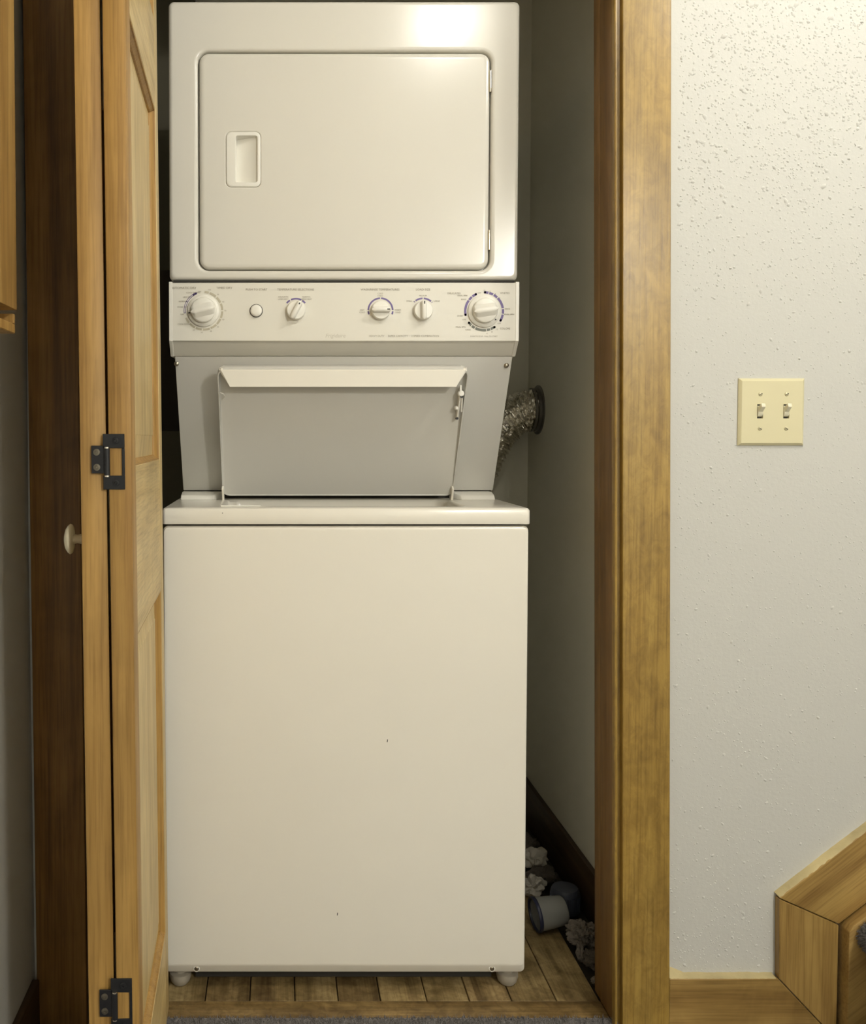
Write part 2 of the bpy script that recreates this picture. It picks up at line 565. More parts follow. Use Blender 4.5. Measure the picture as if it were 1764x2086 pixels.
# ------------------------------------------------------------------ baseboards and stair skirt (right wall)
# mitred against the upright skirt piece: lower right corner runs under it
bb = G()
bb.prism_y([(0.6985, 0.001), (0.9785, 0.001), (0.8925, 0.0925), (0.6985, 0.0925)], -0.016, -0.0005)
o_bb = struct(bb.build('baseboard_front', 'base', bevel=0.0012, seg=1), 'wood baseboard between the door casing and the stair skirt', 'baseboard')
up = G().prism_y([(0.9798, 0.001), (0.9975, 0.001), (0.9975, 0.1905), (0.8915, 0.2375), (0.8935, 0.0935)], -0.016, -0.0005)
struct(up.build('trim_7', 'skirt_v', bevel=0.0012, seg=1), 'upright wood trim block at the foot of the stair skirt', 'stair trim')
sl = 0.792
X1 = 1.75
sk = G().prism_y([(0.8915, 0.2392), (0.9975, 0.1922), (X1, 0.1922 + (X1 - 0.9975) * sl), (X1, 0.2392 + (X1 - 0.8915) * sl)], -0.016, -0.0005)
o_sk = struct(sk.build('trim_8', 'skirt_d', bevel=0.0012, seg=1), 'sloping wood stair skirt rising to the right', 'stair trim')
inn = G().prism_y([(1.0035, 0.001), (1.30, 0.001), (X1, 0.36), (X1, 0.1895 + (X1 - 0.9975) * sl), (1.011, 0.2), (1.0035, 0.189)], -0.036, -0.0005)
struct(inn.build('trim_9', 'skirt_in', bevel=0.0025, seg=2), 'darker inner stair board tucked under the sloping skirt', 'stair trim')


def caulk(name, pts, w0, parent):
    """Irregular bead of old caulk along a line on the wall, above a board."""
    rc = random.Random(len(pts) + int(w0 * 1e5))
    g = G()
    n = 60
    loops = []
    for i in range(n + 1):
        t = i / n * (len(pts) - 1)
        k = min(int(t), len(pts) - 2)
        p = Vector(pts[k]).lerp(Vector(pts[k + 1]), t - k)
        d = (Vector(pts[k + 1]) - Vector(pts[k])).normalized()
        nr = Vector((-d.z, 0, d.x))
        if nr.z < 0 or (abs(nr.z) < 0.1 and nr.x > 0):
            nr = -nr
        wv = w0 * (0.55 + 0.9 * (0.5 + 0.5 * noise.noise(Vector((i * 0.21, w0 * 900, 1.3)))) + 0.25 * rc.random())
        lo = 0.002 * rc.random()
        loops.append([tuple(p + nr * (-0.001) + Vector((0, -0.0158 + lo, 0))), tuple(p + nr * 0.0006 + Vector((0, -0.0135, 0))), tuple(p + nr * wv + Vector((0, -0.0025, 0))), tuple(p + nr * (wv + 0.0015) + Vector((0, 0.0005, 0))), tuple(p + nr * (-0.001) + Vector((0, 0.0005, 0)))])
    g.loft(loops, True, True)
    return g.build(name, 'caulk', parent, smooth=50)


caulk('caulk_bead', [(0.7005, 0, 0.0925), (0.889, 0, 0.0925)], 0.0022, o_bb)
caulk('caulk_bead', [(0.892, 0, 0.2405), (1.25, 0, 0.2405 + 0.358 * sl)], 0.0020, o_sk)
# triangular dab of caulk in the corner at the casing
G().add([(0.699, -0.013, 0.0925), (0.725, -0.013, 0.0925), (0.712, -0.006, 0.0985), (0.699, -0.002, 0.1085), (0.699, 0.0005, 0.1095), (0.728, 0.0005, 0.0975)], [(0, 1, 2), (0, 2, 3), (2, 5, 4, 3), (1, 5, 2)]).build('caulk_bead', 'caulk', o_bb)

# baseboards elsewhere
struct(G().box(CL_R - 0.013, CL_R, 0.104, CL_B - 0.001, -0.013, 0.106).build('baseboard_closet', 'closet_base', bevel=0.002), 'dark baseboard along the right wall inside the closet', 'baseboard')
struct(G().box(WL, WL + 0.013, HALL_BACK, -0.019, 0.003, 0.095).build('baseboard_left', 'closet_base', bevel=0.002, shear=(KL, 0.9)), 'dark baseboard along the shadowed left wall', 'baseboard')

# ------------------------------------------------------------------ carpeted stairs
stair = root('staircase', 'grey carpeted stair step with rounded nosing at the right edge', 'stairs', (1.3, -0.5, 0))
for k in range(5):
    x0 = 1.056 + 0.262 * k
    z1 = 0.208 * (k + 1)
    pr = [(x0, 0.003), (x0, z1 - 0.05)]
    for i in range(9):       # bull nose
        a = math.radians(-90 - 180 * i / 8.0)
        pr.append((x0 - 0.012 + 0.0245 * math.cos(a), z1 - 0.0245 + 0.0245 * math.sin(a)))
    pr += [(x0 + 0.261, z1), (x0 + 0.261, 0.003)]
    o = G().prism_y(pr, -0.95, -0.038).build('step', 'carpet', stair, smooth=50)
# pile on the visible nosing
g = G()
rp = random.Random(5)
for i in range(2600):
    a = math.radians(rp.uniform(70, 285))
    y = rp.uniform(-0.16, -0.038)
    cx, cz, R = 1.044, 0.1835, 0.0245
    nx, nz = math.cos(a), math.sin(a)
    px_, pz_ = cx + R * nx, cz + R * nz
    h = rp.uniform(0.003, 0.008)
    r = 0.0014
    tx, tz = -nz, nx
    jx, jy = rp.uniform(-0.002, 0.002), rp.uniform(-0.002, 0.002)
    g.add([(px_ + tx * r, y, pz_ + tz * r), (px_ - tx * r, y + r, pz_ - tz * r), (px_ - tx * r, y - r, pz_ - tz * r), (px_ + nx * h + jx, y + jy, pz_ + nz * h + jx)], [(0, 1, 3), (1, 2, 3), (2, 0, 3)])
o = g.build('carpet_pile', 'carpet', stair)
o['kind'] = 'stuff'

# ------------------------------------------------------------------ lamps (above the frame)
for i, (nm, loc, r, st) in enumerate(LAMPS):
    lp = root('ceiling_lamp', ['lit round glass ceiling lamp in front of the closet', 'lit round glass ceiling lamp over the stairs', 'added round glass fill lamp further down the hall'][i], 'lamp', (loc[0], loc[1], CEIL), 'glass globe lamps in the hall')
    hh = CEIL - loc[2]
    G().revolve((loc[0], loc[1], CEIL - 0.0005), [(0.07, 0), (0.07, -0.012), (0.02, -0.02), (0.02, -(hh - r * 1.5)), (r * 0.9, -(hh - r * 1.25)), (r * 1.3, -(hh - r * 0.3)), (r * 1.25, -(hh - r * 0.3)), (r * 0.85, -(hh - r * 1.18)), (0.001, -(hh - r * 1.2))], 'z', 24).build('canopy_hood', 'chrome', lp)  # opaque hood shaped to keep lamp light off the ceiling
    prof = [(max(r * math.sin(math.pi * k / 14), 0.0008), -r * math.cos(math.pi * k / 14)) for k in range(15)]
    G().revolve(loc, prof, 'z', 28).build('globe', 'globe%d' % i, lp)

# ================================================================== LAUNDRY MACHINE
MX0, MX1 = -0.2148, 0.4722
mach = root('stacked_laundry_machine', 'cream white stacked washer and dryer standing in the closet with its washer lid open', 'laundry machine', (0.128, 0.45, 0))
YD = 0.178         # dryer and control panel front
YB = 0.80          # back of the machine
DX0, DX1 = -0.2108, 0.4700

# --- washer cabinet
def wl(ins, y, z0, z1):
    return LY(rrect(MX0 + ins, MX1 - ins, z0, z1, 0.009, 5), y)


zt = 0.8905
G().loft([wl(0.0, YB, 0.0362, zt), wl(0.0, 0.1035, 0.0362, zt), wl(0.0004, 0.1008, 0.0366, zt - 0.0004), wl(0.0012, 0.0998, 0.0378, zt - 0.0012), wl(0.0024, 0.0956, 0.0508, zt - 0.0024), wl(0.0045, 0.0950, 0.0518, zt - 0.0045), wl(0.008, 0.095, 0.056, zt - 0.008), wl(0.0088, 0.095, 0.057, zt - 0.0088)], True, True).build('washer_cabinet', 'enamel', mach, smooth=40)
for x in (-0.1541, 0.409):
    sc = G().revolve((x, 0.0975, 0.0446), [(0.0062, 0.006), (0.0062, -0.001), (0.0045, -0.0015), (0.004, 0.0005), (0.0006, 0.0005)], 'y', 18).build('screw_recess', 'plastic', mach)
    G().revolve((x, 0.0972, 0.0446), [(0.0038, 0.001), (0.0038, -0.0016), (0.0028, -0.0026), (0.0004, -0.0028)], 'y', 14).build('screw', 'screw', sc)
for x, y in ((-0.188, 0.126), (0.4455, 0.126), (-0.185, 0.76), (0.442, 0.76)):
    G().revolve((x, y, 0.0005), [(0.0135, 0), (0.0185, 0.006), (0.0208, 0.015), (0.0205, 0.022), (0.012, 0.024), (0.012, 0.0368)], 'z', 24).build('foot', 'foot', mach)
G().box(-0.160, 0.418, 0.140, YB - 0.03, 0.003, 0.0361).build('underside_shade', 'gap', mach)  # black block standing in for the shade under the washer
for x, z in ((0.114, 0.1515), (0.2075, 0.4843)):
    G().prism_y([(x - 0.0008, z - 0.0025), (x + 0.0006, z - 0.0024), (x + 0.001, z + 0.0022), (x - 0.0002, z + 0.003)], 0.0946, 0.096).build('paint_chip', 'black', mach)

# --- washer top deck with its open tub mouth
def dk(x0, x1, y0, y1, r, z):
    return LZ(rrect(x0, x1, y0, y1, r, 6), z)


YF = 0.0925
G().loft([dk(MX0, MX1 + 0.0006, YF + 0.001, YB, 0.006, 0.8945), dk(MX0 - 0.0006, MX1 + 0.0012, YF, YB, 0.007, 0.897), dk(MX0 - 0.0006, MX1 + 0.0012, YF, YB, 0.007, 0.9195), dk(MX0 + 0.001, MX1 - 0.001, YF + 0.0016, YB, 0.007, 0.9235), dk(MX0 + 0.005, MX1 - 0.005, YF + 0.0055, YB, 0.007, 0.925),
          dk(-0.112, 0.366, 0.128, 0.345, 0.03, 0.925), dk(-0.107, 0.361, 0.133, 0.342, 0.03, 0.9235), dk(-0.104, 0.358, 0.136, 0.339, 0.03, 0.919), dk(-0.104, 0.358, 0.136, 0.339, 0.03, 0.905)], True, False).build('washer_top', 'enamel', mach, smooth=40)
G().loft([dk(-0.1042, 0.3582, 0.1358, 0.3392, 0.03, 0.9055), dk(-0.085, 0.34, 0.15, 0.325, 0.06, 0.896), dk(-0.08, 0.335, 0.155, 0.32, 0.06, 0.8956)], False, True).build('tub_mouth', 'tub', mach)
# thin pale tube in place of the lit glint on the rim
G().tube([(-0.108 + 0.004 * math.cos(0.3 * i) * 0 + 0.0095 * i, 0.131 + 0.0006 * i, 0.9258 - 0.0001 * i) for i in range(9)], 0.0016, 8).build('tub_rim_glint', 'plastic', mach)
G().revolve((-0.1025, 0.0922, 0.9155), [(0.0009, 0.001), (0.0009, -0.0004)], 'y', 8).build('paint_chip', 'black', mach)

# --- tower between washer and dryer, sloping front
TX0, TX1 = -0.2035, 0.4665
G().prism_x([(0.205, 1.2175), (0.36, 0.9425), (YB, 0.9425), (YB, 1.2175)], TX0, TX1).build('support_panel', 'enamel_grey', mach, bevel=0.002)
G().box(TX0 + 0.002, TX1 - 0.002, 0.372, YB, 0.9248, 0.9428).build('tower_base', 'gap', mach)
for x0, x1, sgn in ((-0.2045, -0.1195, 1), (0.3735, 0.4605, -1)):
    xi0, xi1 = (x0, x1 - 0.016) if sgn > 0 else (x0 + 0.016, x1)
    g = G()
    g.loft([[(x0, 0.371, 0.925), (x1, 0.371, 0.925), (x1, 0.371, 0.9405), (x0, 0.371, 0.9405)],
            [(x0, 0.345, 0.925), (x1, 0.345, 0.925), (x1, 0.345, 0.9405), (x0, 0.345, 0.9405)],
            [(xi0, 0.312, 0.925), (xi1, 0.312, 0.925), (xi1, 0.322, 0.9345), (xi0, 0.322, 0.9345)]], True, True)
    g.build('lid_hinge_cover', 'plastic', mach, bevel=0.0018)
for x, z in ((-0.2008, 1.2035), (0.4575, 1.2005)):
    yy = 0.205 + (1.2175 - z) * 0.5636 - 0.001
    sc = G().revolve((x if x < 0 else x - 0.001, yy, z), [(0.0048, 0.003), (0.0048, -0.001), (0.003, -0.0026), (0.0005, -0.003)], 'y', 16).build('screw', 'screw', mach)

# --- open washer lid (tray seen from its inner side)
LB, LT = Vector((0, 0.330, 0.9085)), Vector((0, 0.168, 1.1965))
dv = (LT - LB).normalized()
nv = Vector((0, -dv.z, dv.y))          # towards the viewer, slightly down
LLEN = (LT - LB).length
LX0, LX1 = -0.1165, 0.3705


def lidp(x, v, n):
    p = LB + dv * v + nv * n
    return (x, p.y, p.z)


def lloop(ins, n, r=0.016):
    pts = []
    for x, v in rrect(LX0 + ins, LX1 - ins, 0.031 + ins * 0.4, LLEN - ins, r, 6):
        pts.append(lidp(x, v, min(n, 0.003) if v < 0.05 else n))
    return pts


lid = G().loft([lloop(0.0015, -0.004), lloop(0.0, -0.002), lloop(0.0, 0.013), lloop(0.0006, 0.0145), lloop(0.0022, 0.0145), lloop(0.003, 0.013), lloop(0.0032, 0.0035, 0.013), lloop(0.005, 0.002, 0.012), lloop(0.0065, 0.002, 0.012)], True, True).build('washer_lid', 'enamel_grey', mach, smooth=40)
# folded front flange along the free edge
xa, xb = LX0 + 0.003, LX1 - 0.003
g = G()
g.loft([[lidp(xa, LLEN - 0.002, 0.004), lidp(xa + 0.004, LLEN - 0.0005, 0.012), lidp(xb - 0.004, LLEN - 0.0005, 0.012), lidp(xb, LLEN - 0.002, 0.004)],
        [lidp(xa + 0.001, LLEN - 0.004, 0.014), lidp(xa + 0.005, LLEN - 0.0025, 0.0165), lidp(xb - 0.005, LLEN - 0.0025, 0.0165), lidp(xb - 0.001, LLEN - 0.004, 0.014)],
        [lidp(xa + 0.022, LLEN - 0.0315, 0.0290), lidp(xa + 0.022, LLEN - 0.0310, 0.0305), lidp(xb - 0.022, LLEN - 0.0310, 0.0305), lidp(xb - 0.022, LLEN - 0.0315, 0.0290)]], True, True)
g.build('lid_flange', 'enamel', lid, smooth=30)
for xx in (LX0, LX1 - 0.0055):
    ga = G()
    ga.loft([[lidp(xx, 0.0, -0.002), lidp(xx + 0.0055, 0.0, -0.002), lidp(xx + 0.0055, 0.0, 0.012), lidp(xx, 0.0, 0.012)],
             [lidp(xx, 0.055, -0.002), lidp(xx + 0.004, 0.055, -0.002), lidp(xx + 0.004, 0.055, 0.0145), lidp(xx, 0.055, 0.0145)]], True, True)
    ga.build('lid_arm', 'enamel', lid, bevel=0.001)
# catch bracket on the right edge of the lid
g = G()
g.prism_x([lidp(0, LLEN - 0.048, 0.003)[1:], lidp(0, LLEN - 0.036, 0.012)[1:], lidp(0, LLEN - 0.052, 0.020)[1:], lidp(0, LLEN - 0.105, 0.016)[1:], lidp(0, LLEN - 0.115, 0.003)[1:]], LX1 - 0.014, LX1 - 0.0105)
br = g.build('catch_bracket', 'plastic', lid, bevel=0.001)
G().revolve(lidp(LX1 - 0.011, LLEN - 0.054, 0.014), [(0.0062, 0.006), (0.0062, -0.004), (0.0045, -0.006), (0.0022, -0.0062)], 'y', 18).build('catch_boss', 'plastic', lid)
G().revolve(lidp(LX1 - 0.010, LLEN - 0.056, 0.021), [(0.0032, 0.003), (0.0032, 0.0), (0.0002, 0.0)], 'y', 14).build('catch_hole', 'black', lid)
G().revolve(lidp(LX1 - 0.0155, LLEN - 0.086, 0.013), [(0.0046, 0.006), (0.0046, -0.002), (0.003, -0.0045), (0.0004, -0.005)], 'y', 16).build('catch_pin', 'plastic', lid)
G().tube([lidp(LX1 - 0.0085, LLEN - 0.062, 0.018), lidp(LX1 - 0.0065, LLEN - 0.092, 0.0175)], 0.0018, 8).build('catch_rod', 'plastic', lid)
G().revolve(lidp(LX1 - 0.012, LLEN - 0.110, 0.012), [(0.0026, 0.006), (0.0026, -0.001), (0.0002, -0.001)], 'y', 12).build('catch_hole', 'black', lid)
# small clip on the left edge
G().tube([lidp(LX0 + 0.004, LLEN - 0.052, 0.013), lidp(LX0 + 0.011, LLEN - 0.056, 0.012), lidp(LX0 + 0.013, LLEN - 0.062, 0.010), lidp(LX0 + 0.009, LLEN - 0.069, 0.008)], 0.0011, 8).build('lid_clip', 'plastic', lid)

# --- dryer cabinet
DZ0, DZ1 = 1.3625, 1.8990
HX0, HX1, HZ0, HZ1 = -0.1525, 0.4128, 1.3835, 1.8010


def dl(ins, y, r=0.010):
    return LY(rrect(DX0 + ins, DX1 - ins - 0.001, DZ0 + ins, DZ1 - ins, r, 7), y)


def hl(ins, y, r=0.020):
    return LY(rrect(HX0 + ins, HX1 - ins, HZ0 + ins, HZ1 - ins, r - ins, 7), y)


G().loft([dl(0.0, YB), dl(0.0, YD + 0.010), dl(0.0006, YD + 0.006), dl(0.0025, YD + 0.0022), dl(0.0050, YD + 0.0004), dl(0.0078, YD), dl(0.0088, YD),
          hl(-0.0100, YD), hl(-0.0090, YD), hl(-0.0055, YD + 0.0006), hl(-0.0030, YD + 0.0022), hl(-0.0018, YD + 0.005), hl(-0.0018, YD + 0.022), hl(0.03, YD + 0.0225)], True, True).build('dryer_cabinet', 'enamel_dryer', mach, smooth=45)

# dryer door with a moulded pull pocket
PX0, PX1, PZ0, PZ1 = -0.0998, -0.0324, 1.5426, 1.6491


def pl(ins, y, r=0.011, x0=PX0, x1=PX1, z0=PZ0, z1=PZ1):
    return LY(rrect(x0 + ins, x1 - ins, z0 + ins, z1 - ins, r, 7), y)


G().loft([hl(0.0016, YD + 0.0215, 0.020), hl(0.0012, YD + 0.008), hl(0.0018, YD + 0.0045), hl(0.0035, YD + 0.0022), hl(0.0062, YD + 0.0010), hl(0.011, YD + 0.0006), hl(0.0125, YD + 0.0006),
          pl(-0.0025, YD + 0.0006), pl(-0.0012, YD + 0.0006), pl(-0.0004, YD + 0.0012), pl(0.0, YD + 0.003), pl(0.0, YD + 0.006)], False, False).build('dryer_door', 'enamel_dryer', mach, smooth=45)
ddoor = mach.children[-1]
ddoor = [o for o in mach.children if o.name.startswith('dryer_door')][0]
IX0, IX1, IZ0, IZ1 = -0.0808, -0.0391, 1.5521, 1.6406
back = []
for (x, z) in rrect(IX0 + 0.001, IX1 - 0.001, IZ0 + 0.001, IZ1 - 0.001, 0.004, 7):
    t = (x - IX0) / (IX1 - IX0)
    back.append((x, YD + 0.020 * (1 - t) + 0.005 * t, z))
G().loft([pl(0.0002, YD + 0.006), pl(0.0002, YD + 0.0010), pl(0.0012, YD - 0.0002), pl(0.0030, YD - 0.0005), pl(0.0006, YD - 0.0005, 0.005, IX0 - 0.0016, IX1 + 0.0016, IZ0 - 0.0016, IZ1 + 0.0016), pl(0.0, YD + 0.0008, 0.004, IX0, IX1, IZ0, IZ1), back], False, True).build('door_pull', 'plastic', ddoor, smooth=40)
for za, zb in ((1.7251, 1.7663), (1.4216, 1.4604)):
    hx = HX1 - 0.0005
    hg = G()
    zz = [za, za + 0.0075, za + 0.0079, za + 0.0195, za + 0.0199, zb - 0.0079, zb - 0.0075, zb]
    prof = []
    for i, z_ in enumerate(zz):
        prof.append((0.0024 if (i in (0, 7)) else 0.0029, z_ - za))
    hg.revolve((hx, YD + 0.0018, za), prof, 'z', 14)
    hg.build('door_hinge', 'chrome', ddoor)

# --- control panel
CZ0, CZ1 = 1.2447, 1.3590
cp = G()
cp.prism_x([(YD, CZ1 - 0.001), (YD + 0.003, CZ1), (YB, CZ1 + 0.001), (YB, 1.2177), (0.2065, 1.2177), (0.2035, 1.2185), (YD + 0.0075, CZ0 - 0.0045), (YD + 0.0035, CZ0 - 0.001), (YD, CZ0)], DX0, DX1 + 0.0008)
ctrl = cp.build('control_panel', 'panel_film', mach, bevel=0.0012, seg=1)
for x0, x1 in ((DX0 - 0.0006, DX0 + 0.0064), (DX1 - 0.006, DX1 + 0.0014)):
    G().prism_x([(YD - 0.0008, CZ1 + 0.0008), (YD + 0.05, CZ1 + 0.0008), (YD + 0.05, 1.2172), (0.203, 1.2172), (YD + 0.0020, CZ0 - 0.001), (YD - 0.0008, CZ0)], x0, x1).build('end_cap', 'plastic', ctrl, bevel=0.0008, seg=1)
G().box(DX0 + 0.008, DX1 - 0.008, YD + 0.0005, YD + 0.06, CZ1, DZ0).build('seam_gap', 'gap', ctrl)
YP = YD - 0.0006


def arc(cx, cz, r0, r1, a0, a1, mat, round_ends=False):
    n = max(3, int(abs(a1 - a0) / 4) + 1)
    A = [math.radians(a0 + (a1 - a0) * i / n) for i in range(n + 1)]
    out = [(cx + r1 * math.cos(a), cz + r1 * math.sin(a)) for a in A]
    inn_ = [(cx + r0 * math.cos(a), cz + r0 * math.sin(a)) for a in A]
    g = G()
    V = [(x, YP, z) for x, z in out] + [(x, YP, z) for x, z in inn_]
    Fs = [(i, i + 1, n + 2 + i, n + 1 + i) for i in range(n)]
    g.add(V, Fs)
    if round_ends:
        rm, hw = (r0 + r1) / 2, (r1 - r0) / 2
        for a in (A[0], A[-1]):
            c = (cx + rm * math.cos(a), cz + rm * math.sin(a))
            k = [(c[0] + hw * math.cos(2 * math.pi * j / 12), YP, c[1] + hw * math.sin(2 * math.pi * j / 12)) for j in range(12)]
            g.add(k, [tuple(range(12))])
    return g.build('dial_band', mat, ctrl)


def bands(cx, cz, r0, r1, cuts, mat, gap=1.6, ends=True):
    for i in range(len(cuts) - 1):
        a0, a1 = cuts[i] - gap, cuts[i + 1] + gap
        arc(cx, cz, r0, r1, a0, a1, mat, ends and i in (0, len(cuts) - 2) and len(cuts) < 4)


def knob(cx, cz, r_skirt, r, depth, ang, mark=None, mark_mat='black'):
    """Round appliance knob with a raised grip bar across it."""
    g = G()
    y = YD - 0.0004
    if r_skirt:
        g.revolve((cx, y, cz), [(r_skirt, 0), (r_skirt, -0.003), (r_skirt - 0.0015, -0.0045), (r + 0.0015, -0.006), (r + 0.001, -0.0055)], 'y', 48)
        y0 = y - 0.0055
        # dark shadow ring between skirt and cap
    else:
        y0 = y
    g.revolve((cx, y0, cz), [(r, 0), (r * 1.0, -depth * 0.35), (r * 0.965, -depth * 0.45), (r * 0.90, -depth * 0.52), (0.0005, -depth * 0.55)], 'y', 48)
    kb = g.build('knob', 'plastic', mach, smooth=40)
    # grip bar: rounded ridge, higher at the centre line
    a = math.radians(ang)
    ca, sa = math.cos(a), math.sin(a)
    gb = G()
    kk = 0.34 if r_skirt else 0.72
    loops = []
    hw = r * (0.62 if r_skirt else 0.36)
    for i in range(13):
        u = -r * 0.97 + 2 * r * 0.97 * i / 12
        half = max(0.0008, min(hw, math.sqrt(max(r * r * 0.965 - u * u, 1e-9)) * 0.98))
        top = depth * (1.0 - 0.10 * (u / r) ** 2)
        lp = []
        for (w_, hh) in ((-half, depth * 0.40), (-half * kk, top * 0.90), (-half * kk * 0.6, top), (half * kk * 0.6, top), (half * kk, top * 0.90), (half, depth * 0.40)):
            lp.append((cx + u * ca - w_ * sa, y0 - hh, cz + u * sa + w_ * ca))
        loops.append(lp)
    gb.loft(loops, True, True)
    gb.build('grip', 'plastic', kb, smooth=50)
    if mark:
        r0, r1, ma, yy = mark
        m_ = math.radians(ma)
        d = Vector((math.cos(m_), 0, math.sin(m_)))
        t = Vector((-d.z, 0, d.x)) * 0.0011
        c = Vector((cx, y0 - yy, cz))
        gm = G()
        gm.add([tuple(c + d * r0 + t), tuple(c + d * r1 + t), tuple(c + d * r1 - t), tuple(c + d * r0 - t)], [(0, 1, 2, 3)])
        gm.build('pointer_mark', mark_mat, kb)
    return kb


KZ = 1.3036
# left dryer timer
kx = -0.1440
knob(kx, KZ, 0.0310, 0.0240, 0.016, 12, (0.0255, 0.0295, 190, 0.0008))
rA, rB = 0.0345, 0.0385
# hollow purple band
for r0, r1 in ((rA, rA + 0.0010), (rB - 0.0010, rB)):
    arc(kx, KZ, r0, r1, 121, 187, 'purple')
arc(kx, KZ, rA, rB, 113, 122, 'purple', True)
arc(kx, KZ, rA, rB, 150.2, 151.8, 'purple')
arc(kx, KZ, rA, rB, 186, 187.2, 'purple')
cu = [88, 72, 47, 24, 0, -24, -46, -69, -94, -116, -138.7, -160]
for i in range(len(cu) - 1):
    arc(kx, KZ, rA, rB, cu[i] - 1.6, cu[i + 1] + 1.6, 'beige', False)
TY = YP
TS = 0.0050
text('lettering', 'AUTOMATIC DRY', -0.1825, TY, 1.3478, 0.0062, 'text', ctrl)
text('lettering', 'TIMED DRY', -0.1033, TY, 1.3478, 0.0062, 'text', ctrl)
for s_, x, z in (('COOL DOWN', -0.1640, 1.3385), ('LESS DRY', -0.1665, 1.3300), ('NORMAL', -0.1835, 1.3215), ('MORE DRY', -0.1845, 1.3105), ('OFF', -0.1855, 1.2965), ('COOL DOWN', -0.1810, 1.2775)):
    text('lettering', s_, x if 'COOL' not in s_ else x, TY, z, 0.0042, 'text', ctrl, 'RIGHT' if s_ in ('LESS DRY',) else 'CENTER')
text('lettering', 'OFF', -0.1515, TY, 1.3405, 0.0040, 'text', ctrl)
for s_, a in (('100', 74), ('90', 48), ('80', 24), ('70', 0), ('60', -24), ('50', -48), ('40', -70), ('30', -95), ('20', -117)):
    text('lettering', s_, kx + 0.0422 * math.cos(math.radians(a)), TY, KZ + 0.0422 * math.sin(math.radians(a)), 0.0040, 'text', ctrl)

# push-to-start button
bt = G().revolve((-0.0412, YD - 0.0004, KZ), [(0.0128, 0), (0.0128, -0.0012), (0.0119, -0.0016), (0.0118, 0.0002)], 'y', 36, False, False).build('start_button', 'gap', mach)
G().revolve((-0.0412, YD - 0.0004, KZ), [(0.0115, 0), (0.0115, -0.004), (0.0108, -0.0052), (0.007, -0.0062), (0.0004, -0.0066)], 'y', 36).build('button_cap', 'plastic', bt, smooth=60)
text('lettering', 'PUSH TO START', -0.0405, TY, 1.3447, 0.0058, 'text', ctrl)

# dryer temperature knob
knob(0.0362, KZ + 0.0004, 0, 0.0186, 0.020, 62, (0.0085, 0.0145, 60, 0.0193))
bands(0.0362, KZ + 0.0004, 0.0214, 0.0246, [144, 117.6, 60.5, 36], 'purple', 3)
text('lettering', 'TEMPERATURE SELECTIONS', 0.0356, TY, 1.3447, 0.0058, 'text', ctrl)
text('lettering', 'DELICATES', 0.0115, TY, 1.3305, 0.0040, 'text', ctrl)
text('lettering', 'LOW HEAT', 0.0115, TY, 1.3260, 0.0040, 'text', ctrl)
text('lettering', 'NORMAL', 0.0565, TY, 1.3305, 0.0040, 'text', ctrl)
text('lettering', 'HIGH HEAT', 0.0575, TY, 1.3260, 0.0040, 'text', ctrl)
# wash / rinse temperature knob
knob(0.2010, KZ + 0.0006, 0, 0.0186, 0.020, 0, (0.010, 0.0165, 0, 0.0193))
bands(0.2010, KZ + 0.0006, 0.0222, 0.0254, [201, 181, 90, -1, -21], 'purple', 2.6)
text('lettering', 'WASH/RINSE TEMPERATURES', 0.2000, TY, 1.3447, 0.0058, 'text', ctrl)
for s_, x, z in (('COLD', 0.2005, 1.3370), ('COLD', 0.2005, 1.3325), ('HOT', 0.1655, 1.3050), ('COLD', 0.1655, 1.3005), ('WARM', 0.2345, 1.3050), ('COLD', 0.2345, 1.3005)):
    text('lettering', s_, x, TY, z, 0.0040, 'text', ctrl)
# load size knob
knob(0.2836, KZ, 0, 0.0186, 0.020, 91, (0.0105, 0.0165, 88, 0.0193))
bands(0.2836, KZ, 0.0225, 0.0257, [138, 129, 89, 46.5, 39], 'purple', 2.6)
text('lettering', 'LOAD SIZE', 0.2836, TY, 1.3447, 0.0058, 'text', ctrl)
text('lettering', 'MEDIUM', 0.2836, TY, 1.3328, 0.0040, 'text', ctrl)
text('lettering', 'SMALL', 0.2570, TY, 1.3225, 0.0040, 'text', ctrl)
text('lettering', 'LARGE', 0.3105, TY, 1.3225, 0.0040, 'text', ctrl)
